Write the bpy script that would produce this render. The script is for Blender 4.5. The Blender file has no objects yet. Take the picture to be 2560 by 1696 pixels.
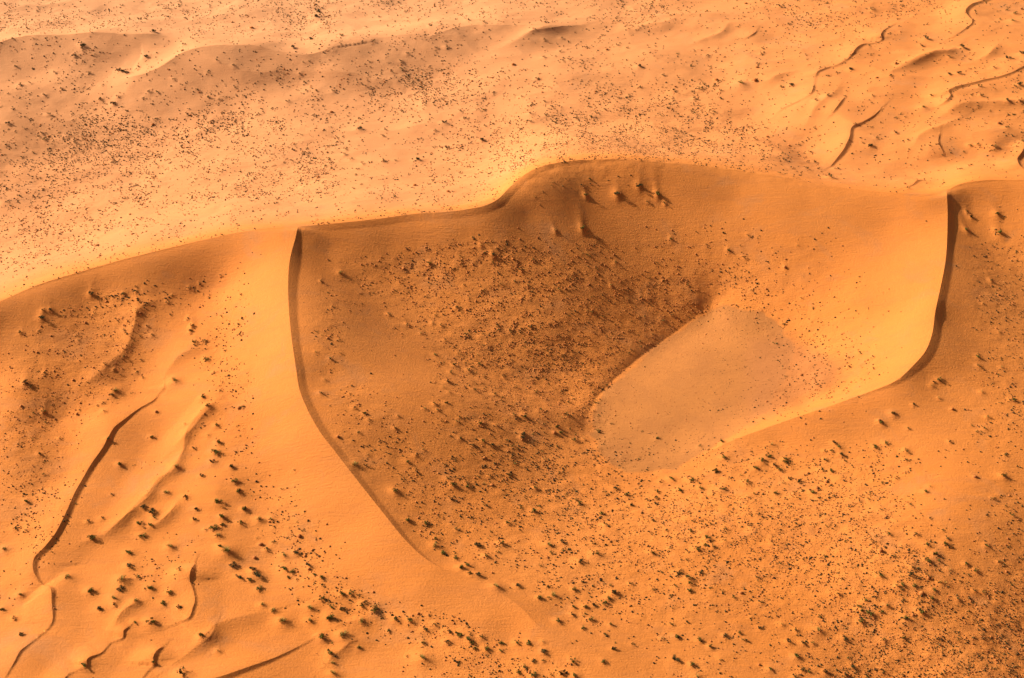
import bpy, math, random
import numpy as np
from mathutils import Vector

rng = np.random.default_rng(7)
random.seed(7)
scene = bpy.context.scene
COL = scene.collection

# ------------------------------------------------------------------ camera
PITCH = math.radians(33.0)
CAM_H = 575.0
PW, PH = 2367.0, 1568.0             # pixel frame in which landmarks of the place were surveyed
FPX = 3688.0
cam = bpy.data.cameras.new("camera")
cam.sensor_width = 36.0
cam.lens = 36.0 * FPX / PW
cam.clip_start = 1.0
cam.clip_end = 60000.0
camo = bpy.data.objects.new("camera", cam)
camo.location = (0, 0, CAM_H)
camo.rotation_euler = (math.pi / 2 - PITCH, 0, 0)
COL.objects.link(camo)
scene.camera = camo

# ------------------------------------------------------------------ light
SUN_EL = math.radians(30.0)
SUN_AZ = math.radians(23.0)         # the light travels to +x and this much towards -y
world = bpy.data.worlds.new("World")
scene.world = world
world.use_nodes = True
wn = world.node_tree
bg = wn.nodes["Background"]
sky = wn.nodes.new("ShaderNodeTexSky")
sky.sky_type = 'NISHITA'
sky.sun_disc = False
sky.sun_elevation = SUN_EL
to_sun = Vector((-math.cos(SUN_AZ) * math.cos(SUN_EL), math.sin(SUN_AZ) * math.cos(SUN_EL), math.sin(SUN_EL)))
sky.sun_rotation = math.atan2(to_sun.x, to_sun.y)
sky.air_density = 0.6
sky.dust_density = 7.0
sky.ozone_density = 0.3
wn.links.new(sky.outputs[0], bg.inputs[0])
bg.inputs[1].default_value = 0.056
sun = bpy.data.lights.new("sun", 'SUN')
sun.energy = 4.8
sun.angle = math.radians(0.5)
sun.color = (1.0, 0.91, 0.80)
suno = bpy.data.objects.new("sun", sun)
suno.rotation_euler = to_sun.to_track_quat('Z', 'Y').to_euler()
suno.location = (0, 0, 900)
COL.objects.link(suno)
scene.view_settings.view_transform = 'Standard'
scene.view_settings.look = 'None'
scene.view_settings.gamma = 1.0
scene.view_settings.exposure = 0.58
scene.view_settings.use_curve_mapping = False
scene.cycles.max_bounces = 5
scene.cycles.diffuse_bounces = 3

# ------------------------------------------------------------------ projection helpers
cp, sp = math.cos(PITCH), math.sin(PITCH)
def ray(px, py):
    a = (np.asarray(px, float) - PW / 2) / FPX
    b = (PH / 2 - np.asarray(py, float)) / FPX
    return a, cp + b * sp, -sp + b * cp       # direction x, y, z
def unproj(px, py, z):
    dx, dy, dz = ray(px, py)
    t = (np.asarray(z, float) - CAM_H) / dz
    return dx * t, dy * t
def proj(x, y, z):
    zz = z - CAM_H
    f = y * cp - zz * sp
    u = y * sp + zz * cp
    return PW / 2 + FPX * x / f, PH / 2 - FPX * u / f

def catmull(P, step):
    """resample a list of points (any dimension) as a smooth curve"""
    P = np.asarray(P, float)
    Q = np.vstack([2 * P[0] - P[1], P, 2 * P[-1] - P[-2]])
    out = []
    for i in range(1, len(Q) - 2):
        p0, p1, p2, p3 = Q[i - 1], Q[i], Q[i + 1], Q[i + 2]
        n = max(2, int(math.ceil(np.linalg.norm((p2 - p1)[:2]) / step)))
        # centripetal-ish tangents keep it from overshooting
        d1 = max(np.linalg.norm((p1 - p0)[:2]), 1e-6) ** .5
        d2 = max(np.linalg.norm((p2 - p1)[:2]), 1e-6) ** .5
        d3 = max(np.linalg.norm((p3 - p2)[:2]), 1e-6) ** .5
        m1 = (p2 - p1 + d2 * ((p1 - p0) / d1 - (p2 - p0) / (d1 + d2)))
        m2 = (p2 - p1 + d2 * ((p3 - p2) / d3 - (p3 - p1) / (d2 + d3)))
        t = np.linspace(0, 1, n, endpoint=False)[:, None]
        out.append((2*t**3 - 3*t**2 + 1) * p1 + (t**3 - 2*t**2 + t) * m1 + (-2*t**3 + 3*t**2) * p2 + (t**3 - t**2) * m2)
    out.append(P[-1:])
    return np.vstack(out)

def curve_dist(C, x, y):
    """signed distance to polyline (positive to the right of its direction) and interpolated attributes"""
    x = np.asarray(x, float).ravel(); y = np.asarray(y, float).ravel()
    best = np.full(x.shape, 1e18); side = np.ones(x.shape)
    seg = np.zeros(x.shape, int); tt = np.zeros(x.shape)
    for i in range(len(C) - 1):
        ax, ay = C[i, 0], C[i, 1]; bx, by = C[i + 1, 0] - ax, C[i + 1, 1] - ay
        L = bx * bx + by * by + 1e-9
        t = ((x - ax) * bx + (y - ay) * by) / L
        np.clip(t, 0, 1, out=t)
        qx = x - ax - t * bx; qy = y - ay - t * by
        d = qx * qx + qy * qy
        m = d < best
        best[m] = d[m]; seg[m] = i; tt[m] = t[m]
        side[m] = np.where((bx * (y - ay) - by * (x - ax))[m] > 0, -1.0, 1.0)
    A = C[seg, 2:] * (1 - tt[:, None]) + C[seg + 1, 2:] * tt[:, None]
    P = C[seg, :2] * (1 - tt[:, None]) + C[seg + 1, :2] * tt[:, None]
    return np.sqrt(best) * side, A, P

def sstep(a, b, x):
    t = np.clip((x - a) / (b - a), 0, 1)
    return t * t * (3 - 2 * t)

# value noise usable at any point
_tab = np.random.default_rng(3).random(65536)
def _h(ix, iy, s):
    v = (ix.astype(np.int64) * 73856093) ^ (iy.astype(np.int64) * 19349663) ^ (s * 83492791)
    return _tab[v & 65535]
def noise(x, y, s=0):
    ix = np.floor(x); iy = np.floor(y); fx = x - ix; fy = y - iy
    fx = fx**3 * (fx * (fx * 6 - 15) + 10); fy = fy**3 * (fy * (fy * 6 - 15) + 10)
    a = _h(ix, iy, s); b = _h(ix + 1, iy, s); c = _h(ix, iy + 1, s); d = _h(ix + 1, iy + 1, s)
    return (a * (1 - fx) + b * fx) * (1 - fy) + (c * (1 - fx) + d * fx) * fy * 1.0 - .5
def fbm(x, y, s=0, n=4):
    r = 0; a = 1.0
    for k in range(n):
        r = r + a * noise(x * 2**k + 17.3 * k, y * 2**k - 9.1 * k, s + k); a *= .5
    return r

# ------------------------------------------------------------------ the great crests: px, py, height, slip-face width, slope in front, slope behind
T33 = .46
A_PX = [(-260,800,50,0),(-120,745,50,0),(0,697,50,0),(100,655,50,2),(200,625,51,2),(300,597,53,2),(400,572,55,1.5),(500,548,58,0),(600,530,60,0),(690,524,61,0),
        (750,519,60.5,9),(870,506,60,10),(960,494,60,10),(1050,487,61,10),(1120,475,62,10),(1150,460,63,11),(1180,430,65,11),(1220,398,68,11),
        (1270,380,68,9),(1340,371,67,6),(1420,370,65.5,2),(1500,373,64,0),(1600,380,60.5,0),(1700,393,57,0),(1800,408,55,0),(1900,427,53,0),
        (2000,440,52,0),(2080,447,52,0),(2140,450,52.5,0),(2187,440,54,0),(2220,425,56,3),(2260,418,57,3),(2330,416,57,2),(2450,424,57,0),(2650,450,55,0)]
B_PX = [(700,450,68,6),(690,524,61,1.5),(683,550,60.5,4),(670,600,59,7),(666,650,57,6),(668,720,53.5,5.2),(675,790,49.5,5),(684,850,46.5,5),(692,900,43,5),(712,950,39.5,5),
        (740,1000,36,5),(775,1045,32.5,4.6),(810,1090,29,4.4),(850,1140,25.5,4),(890,1190,22.5,3.8),(930,1240,19.5,3.2),(970,1280,17,2.2),(1010,1308,15.5,1.2),
        (1060,1325,14.2,0),(1120,1350,12.7,0),(1200,1400,10.5,0),(1250,1450,8.5,1.4),(1300,1475,7,0),(1400,1520,4.5,0)]
C_PX = [(2187,370,60,3),(2187,440,54,3.5),(2190,480,49.5,5),(2190,530,45.5,5.2),(2186,600,41.5,5.2),(2175,660,38,5.4),(2162,720,35,5.4),(2155,770,32,5.6),(2140,810,29.5,5.5),(2110,845,26.5,4.5),
        (2070,880,23.5,2.4),(2010,905,20,1.2),(1940,930,17,0),(1860,958,13.5,0),(1780,985,9.8,0),(1700,1015,6,0),(1655,1036,4,0),(1600,1065,2,0)]
def mk(L, step=4.0):
    L = np.array(L, float)
    x, y = unproj(L[:, 0], L[:, 1], L[:, 2])
    return catmull(np.column_stack([x, y, L[:, 2:]]), step)
CA, CB, CC = mk(A_PX), mk(B_PX), mk(C_PX)
# fade factor by arc position for B and C (kink strength)
def add_fade(C, f0, f1):
    s = np.concatenate([[0], np.cumsum(np.hypot(*np.diff(C[:, :2], axis=0).T))]); s /= s[-1]
    return np.column_stack([C, 1 - sstep(f0, f1, s)])
CB = add_fade(CB, .80, 1.0); CC = add_fade(CC, .92, 1.0)

E_PX = [(1345,1010,1),(1358,965,-.5),(1376,925,-1.3),(1420,877,-1.8),(1475,830,-1.4),(1560,768,0),(1622,721,4),(1660,690,8)]
CE = mk(E_PX)
_s = np.concatenate([[0], np.cumsum(np.hypot(*np.diff(CE[:, :2], axis=0).T))]); _s /= _s[-1]
CE = np.column_stack([CE, sstep(0, .25, _s) * (1 - sstep(.72, 1, _s))])

def win(d, a=22.0, b=55.0):
    return 1 - sstep(a, b, d)
def tent(d, slope, w):
    d = np.maximum(d, 0)
    return slope * w * np.exp(-d / w) * win(d)
def slip(d, w):
    """steep lee face w metres wide under the crest; the drop fades out further away"""
    d = np.maximum(d, 0); w = np.maximum(w, 1e-3)
    return (-.31 * np.minimum(d, w) * np.exp(-(np.maximum(d - w, 0) / 24.0)**1.5)) * win(d)

def ridges(x, y):
    dA, aA, _ = curve_dist(CA, x, y)      # A runs left -> right: positive = front (camera side)
    r = np.where(dA > 0, tent(dA, .20, 16), tent(-dA, .12, 26.6667) ) + np.where(dA > 0, slip(dA, aA[:, 1] * .5) * .8, 0)
    front = sstep(-1, 7, dA)
    dB, aB, _ = curve_dist(CB, x, y)      # B runs top -> bottom: positive = left (windward)
    lee = np.maximum(-dB, 0)
    r += front * aB[:, 2] * (tent(np.abs(dB), .19, 12) + np.where(dB < 0, slip(lee, aB[:, 1]) * .85, 0))
    dC, aC, _ = curve_dist(CC, x, y)      # C: positive = bowl side
    lee = np.maximum(-dC, 0)
    r += front * aC[:, 2] * (tent(np.abs(dC), .25, 12) + np.where(dC < 0, slip(lee, aC[:, 1]) * .8, 0))
    dE, aE, _ = curve_dist(CE, x, y)      # E runs up along the pan's left rim: positive = pan side
    q = np.abs(dE)
    r -= aE[:, 1] * np.where(dE > 0, 4.8 * np.exp(-(q / 40)**1.5), .48 * 10 * np.exp(-q / 10)) * (1 - sstep(60, 110, q))
    return r, dA, dB, dC

# ------------------------------------------------------------------ control heights (px, py, height)
CTRL = [
 # pan
 (1430,930,-1.6),(1490,870,-1.4),(1520,950,-.8),(1600,800,1),(1660,890,1.5),(1690,745,5),(1760,800,4.5),(1800,900,4.5),(1680,980,1.5),(1560,1030,-.5),(1440,1050,0),(1560,880,0),
 (1870,860,7),(1860,930,5),(1740,960,3),
 # walls of the bowl
 (760,580,51.8),(820,650,43.5),(870,720,38),(900,800,36.3),
 (900,560,50.6),(960,620,40.3),(1010,680,32.8),(1060,740,26.3),(1110,800,20),(1180,860,13),(1260,900,6),(1325,930,.8),
 (1080,540,51.8),(1120,600,41.8),(1170,660,32.2),(1220,720,23.4),(1280,780,14.3),(1350,840,4.2),
 (1220,500,52.8),(1260,570,41.3),(1310,640,29.8),(1360,710,18.5),(1420,780,7.2),
 (1370,440,55.2),(1400,510,43.5),(1440,590,30.1),(1490,670,16.4),(1535,738,5.1),
 (1510,440,52.6),(1530,510,40.8),(1560,580,28.8),(1590,650,17),(1612,695,9.5),
 (1695,460,47.8),(1685,530,37.5),(1680,600,25.5),(1680,660,14.8),(1685,710,7.5),
 (1870,490,44.8),(1835,560,35.2),(1800,630,23.5),(1780,700,12),(1780,750,6),
 (2045,520,42.2),(2000,590,34),(1940,660,23.5),(1870,730,11.5),(1830,780,5.5),
 (2120,560,40),(2050,610,33.5),(1980,680,24),(1920,750,12.5),(1870,800,6.2),
 (2120,690,31.8),(2060,730,24.2),(2000,770,17.2),(1940,810,11.4),(1880,840,8.5),
 (2090,825,24.2),(2030,840,18),(1970,860,12.8),(1900,880,9.9),
 (1970,900,14),(1930,900,9.5),(1890,905,8),
 (760,870,41),(850,880,38),(950,900,33.5),(1050,920,27.5),(1150,940,19.5),(1250,955,11),(1330,965,4),
 (850,1050,29),(950,1050,25.4),(1050,1050,21),(1150,1050,15.5),(1250,1050,8.5),(1340,1050,3.5),
 (880,1130,23),(1000,1140,18),(1120,1140,13),(1240,1130,7.5),(1340,1110,3.5),
 (960,1220,17),(1080,1230,12.5),(1200,1230,8.5),(1330,1220,5),(1450,1180,2),
 (1060,1295,12.5),(1180,1320,9.5),(1320,1330,7),(1450,1300,5),
 # front
 (1300,1420,6.5),(1420,1420,4.5),(1500,1500,2.5),(1560,1140,1.5),(1620,1120,2.5),(1600,1250,4),(1750,1200,5),(1750,1320,2),(1620,1400,3),(1750,1450,0),(1900,1400,0),
 (1650,1560,0),(1500,1640,0),(1750,1650,-3),(1700,1090,3.5),(1900,1180,4.5),
 # outside the right arm
 (2240,480,46),(2350,500,44),(2450,560,38),(2060,1000,11),(2180,1040,10),(2300,1080,8.5),
 (2240,560,38.5),(2300,590,33),(2367,640,27),(2460,700,21),
 (2190,735,30.1),(2230,760,26.2),(2290,790,21.9),(2350,820,18.5),(2440,860,14),
 (2145,870,21.6),(2180,890,19),(2240,920,16.3),(2320,960,13.5),(2420,1010,10.1),
 (1960,970,13.2),(1985,1010,9.8),(2020,1060,7.2),(2060,1120,5.6),
 (1800,1020,6.5),(1820,1060,4),(1850,1110,2.7),
 (2200,1150,8),(2250,1200,6.2),(2310,1260,2.2),(2367,1320,-3.2),(2430,1380,-9),
 (2020,1370,2.4),(2100,1440,-1.8),(2200,1520,-7.5),(2280,1600,-12),
 (2050,1200,6),(1950,1240,4.8),(2100,1330,4),(2220,1380,-1),(1980,1500,-5),(1900,1560,-4),(2080,1640,-13),(1750,1560,-2),(2367,1500,-12),(2460,1560,-18),
 # left of the left arm
 (620,650,52.8),(570,655,47),(520,660,41.6),(480,665,39.8),
 (620,790,43.9),(570,795,38.9),(520,800,34.3),(480,800,32.7),(440,800,32.7),
 (640,900,39.2),(590,905,35.2),(550,910,32.3),(500,920,30.7),
 (690,1005,33.3),(640,1010,29.7),(590,1015,26.4),(540,1020,24.9),
 (760,1100,26.4),(710,1110,23.4),(650,1120,19.6),(590,1130,17.8),
 (840,1200,20),(790,1215,17.2),(730,1235,14.4),(660,1260,12.9),
 (920,1300,15.3),(860,1330,12.6),(800,1350,10.6),(740,1370,9.6),
 (10,760,42.6),(20,820,36.5),(30,880,31),(40,950,26),(50,1030,21.3),(60,1120,16.5),(60,1230,11.9),
 (205,690,42.6),(215,750,37),(225,820,31.5),(235,900,26),(240,980,21.3),
 (400,640,45.3),(400,700,38.5),(395,770,32.7),(390,840,28.3),(390,920,24),(380,1000,19.8),
 (300,880,24),(450,900,28.5),(150,960,19.5),(300,1080,16),(140,1120,13),(420,1120,17.5),(500,1130,20),(-80,900,24),
 (250,1200,13),(60,1290,8),(380,1240,12),(520,1250,13.5),(620,1300,9.5),(200,1350,8.5),(-60,1350,5),(350,1380,8),(500,1380,8),(650,1400,7),(780,1430,6),
 (900,1430,6.5),(1020,1460,6),(1120,1440,8.5),(1180,1480,5.5),(1080,1520,4),(960,1370,12),
 (100,1480,5),(300,1500,4.5),(500,1500,4),(700,1500,3),(900,1520,2.5),(1100,1590,1),(1300,1560,3),(0,1600,2),(300,1640,2),(600,1640,1),(900,1660,0),(1200,1660,0),(-200,1100,14),(-200,1400,4),
 # plain behind
 (-100,600,20),(0,560,16),(150,520,16),(300,480,17),(450,440,19),(600,400,20),(750,400,22),(900,370,23),(1050,370,24),(1150,330,26),(1250,290,28),(1400,270,29),(1550,280,29),(1700,300,30),(1850,330,32),(2000,350,35),(2150,350,38),(2300,340,40),(2450,340,40),
 (0,430,13),(200,400,11),(300,400,10.5),(450,360,13),(600,340,17),(400,300,14),(100,300,18),(700,330,20),(850,310,23),(500,270,18),
 (0,220,27),(0,160,32),(60,190,28),(1000,300,25),
 (0,112,38),(60,100,39),(250,98,39.5),(330,98,39.5),(430,112,38.5),(510,130,40),(600,116,41),(690,122,39.5),(760,118,40),(830,100,42),(950,80,43),(1000,72,43),(1120,72,42),(1250,70,40),
 (400,150,35.5),(340,178,31),(290,184,29),(240,178,28),(300,140,33),(400,120,36),
 (700,160,34.5),(700,200,27),(700,260,22),(780,160,35),(780,210,27),(800,260,23),(900,240,23),(860,120,38),(880,150,33.5),(910,180,28.5),(950,205,24.5),(1000,222,24.5),(1010,180,25),(1060,130,34),(300,330,11.5),
 (1100,120,35),(1150,180,31),(1100,240,27),(1250,130,36),(1300,190,33),(1250,240,30),(1400,220,31),(1450,150,36),(1550,200,33),(1700,200,35),(1850,240,38),(2000,290,40),(2200,290,42),(2367,290,44),
 (1800,150,40),(2000,200,44),(2200,200,47),(2400,150,50),(2000,80,45),(2200,80,48),(1600,100,38),(1400,80,37),(1800,60,41),
 (0,60,31),(200,60,30),(400,70,30),(600,80,32),(700,90,33),(850,60,34),(1000,40,35),(1200,20,35),(0,0,30),(300,0,30),(600,0,31),(900,0,33),(1200,-40,34),(1500,0,36),(1800,-20,40),(2100,-20,46),(2400,-20,50),
 (-200,300,22),(-200,100,34),(2600,150,52),(2600,1300,-12),
 (-300,500,16),(-100,-120,30),(600,-120,32),(1300,-120,36),(2000,-120,42),(2500,-120,50),
]
CT = np.array(CTRL, float)
cx, cy = unproj(CT[:, 0], CT[:, 1], CT[:, 2]); cz = CT[:, 2]
pts = [np.column_stack([cx, cy, cz])]
pts.append(CA[::3, :3])
pts.append(CE[::3, :3])
for C in (CB, CC):
    q = proj(C[:, 0], C[:, 1], C[:, 2])[1]
    pts.append(C[(q > (528 if C is CB else 446))][::3, :3])
# just behind the rear crest the ground must fall away under the line of sight
for up, dz in ((13, 12), (30, 20), (52, 28)):
    q = np.array([a for a in A_PX], float)
    k = np.clip((q[:, 2] - 22) / 44, .5, 1)
    bxx, byy = unproj(q[:, 0], q[:, 1] - up, q[:, 2] - dz * k)
    pts.append(np.column_stack([bxx, byy, q[:, 2] - dz * k]))
P = np.vstack(pts)
# drop near-duplicates
keep = []
for i in range(len(P)):
    if all((P[i, 0] - P[j, 0])**2 + (P[i, 1] - P[j, 1])**2 > 36 for j in keep): keep.append(i)
P = P[keep]
# far ring so that the sheet levels off towards the horizon
ang = np.linspace(0, 2 * math.pi, 20, endpoint=False)
P = np.vstack([P, np.column_stack([2200 * np.cos(ang), 950 + 2200 * np.sin(ang), np.full(20, 20.)])])
SC = 100.0
def kern(d2): return .5 * d2 * np.log(d2 + 1e-9)
def fit(P, val, lam):
    n = len(P); X = P[:, :2] / SC
    K = kern(((X[:, None] - X[None])**2).sum(-1)) + np.eye(n) * lam
    Q = np.column_stack([np.ones(n), X])
    M = np.block([[K, Q], [Q.T, np.zeros((3, 3))]])
    return X, np.linalg.solve(M, np.concatenate([val, np.zeros(3)]))
rP = ridges(P[:, 0], P[:, 1])[0]
TX, TW = fit(P, P[:, 2] - rP, 0.004)
def smooth_part(x, y):
    out = np.empty(len(x)); X = TX.astype(np.float32); W = TW[:-3].astype(np.float32)
    for i in range(0, len(x), 20000):
        a = (x[i:i + 20000] / SC); b = (y[i:i + 20000] / SC)
        d2 = (a[:, None].astype(np.float32) - X[None, :, 0])**2 + (b[:, None].astype(np.float32) - X[None, :, 1])**2
        out[i:i + 20000] = (.5 * d2 * np.log(d2 + 1e-9)) @ W + TW[-3] + TW[-2] * a + TW[-1] * b
    return out

# smooth part sampled on a coarse lattice, read back with a cubic filter
GX0, GY0, GS = -900.0, 250.0, 5.0
NX, NY = 361, 341
gx = GX0 + GS * np.arange(NX); gy = GY0 + GS * np.arange(NY)
GG = smooth_part(*[a.ravel() for a in np.meshgrid(gx, gy)]).reshape(NY, NX)
def cubic(G, x, y):
    u = np.clip((x - GX0) / GS, 1, NX - 3.001); v = np.clip((y - GY0) / GS, 1, NY - 3.001)
    i = u.astype(int); j = v.astype(int); fu = u - i; fv = v - j
    def w(t): return (-.5*t**3 + t*t - .5*t, 1.5*t**3 - 2.5*t*t + 1, -1.5*t**3 + 2*t*t + .5*t, .5*t**3 - .5*t*t)
    wu, wv = w(fu), w(fv); r = 0
    for b in range(4):
        row = 0
        for a in range(4): row = row + wu[a] * G[j + b - 1, i + a - 1]
        r = r + wv[b] * row
    return r

def base(x, y):
    r, dA, dB, dC = ridges(x, y)
    return cubic(GG, x, y) + r, dA, dB, dC
GS2 = 2.5
bx = np.arange(-720, 721, GS2); by = np.arange(420, 1760, GS2)
_X, _Y = np.meshgrid(bx, by)
BZ = base(_X.ravel(), _Y.ravel())[0].reshape(_X.shape)
def bil(G, x, y):
    u = np.clip((x - bx[0]) / GS2, 0, len(bx) - 1.001); v = np.clip((y - by[0]) / GS2, 0, len(by) - 1.001)
    i = u.astype(int); j = v.astype(int); fu = u - i; fv = v - j
    return (G[j, i]*(1-fu) + G[j, i+1]*fu)*(1-fv) + (G[j+1, i]*(1-fu) + G[j+1, i+1]*fu)*fv
def hit(px, py, lift=0.0):
    """where the line of sight through a surveyed landmark meets the ground"""
    px = np.asarray(px, float); py = np.asarray(py, float); lift = np.broadcast_to(lift, px.shape)
    dx, dy, dz = ray(px, py)
    t = (110 - CAM_H) / dz; done = np.zeros(px.shape, bool)
    for k in range(1200):
        x, y, z = dx * t, dy * t, CAM_H + dz * t
        done |= z < bil(BZ, x, y) + lift
        if done.all(): break
        t = np.where(done, t, t + 1.5)
    lo = t - 1.5; hi = t
    for k in range(12):
        m = (lo + hi) / 2; below = CAM_H + dz * m < bil(BZ, dx * m, dy * m) + lift
        hi = np.where(below, m, hi); lo = np.where(below, lo, m)
    return dx * hi, dy * hi

# ------------------------------------------------------------------ small crests with slip faces: (px,py) list, height, windward width, lee side (+1 right of direction)
def t3(L): return [(1700 + a / 2.751, b / 2.751) for a, b in L]
def t1(L): return [(a / 2.751, b / 2.751) for a, b in L]
def t2(L): return [(850 + a / 2.751, b / 2.751) for a, b in L]
def t4(L): return [(a / 2.751, 560 + b / 2.751) for a, b in L]
def t5(L): return [(850 + a / 2.751, 560 + b / 2.751) for a, b in L]
def t6(L): return [(1700 + a / 2.751, 560 + b / 2.751) for a, b in L]
def t7(L): return [(a / 2.751, 1126 + b / 2.751) for a, b in L]
def t8(L): return [(850 + a / 2.751, 1126 + b / 2.751) for a, b in L]
def v2(L): return [(1280 + a / 1.849, b / 1.849) for a, b in L]
def v4(L): return [(a / 1.849, 848 + b / 1.849) for a, b in L]
def t9(L): return [(1700 + a / 2.751, 1126 + b / 2.751) for a, b in L]
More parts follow.
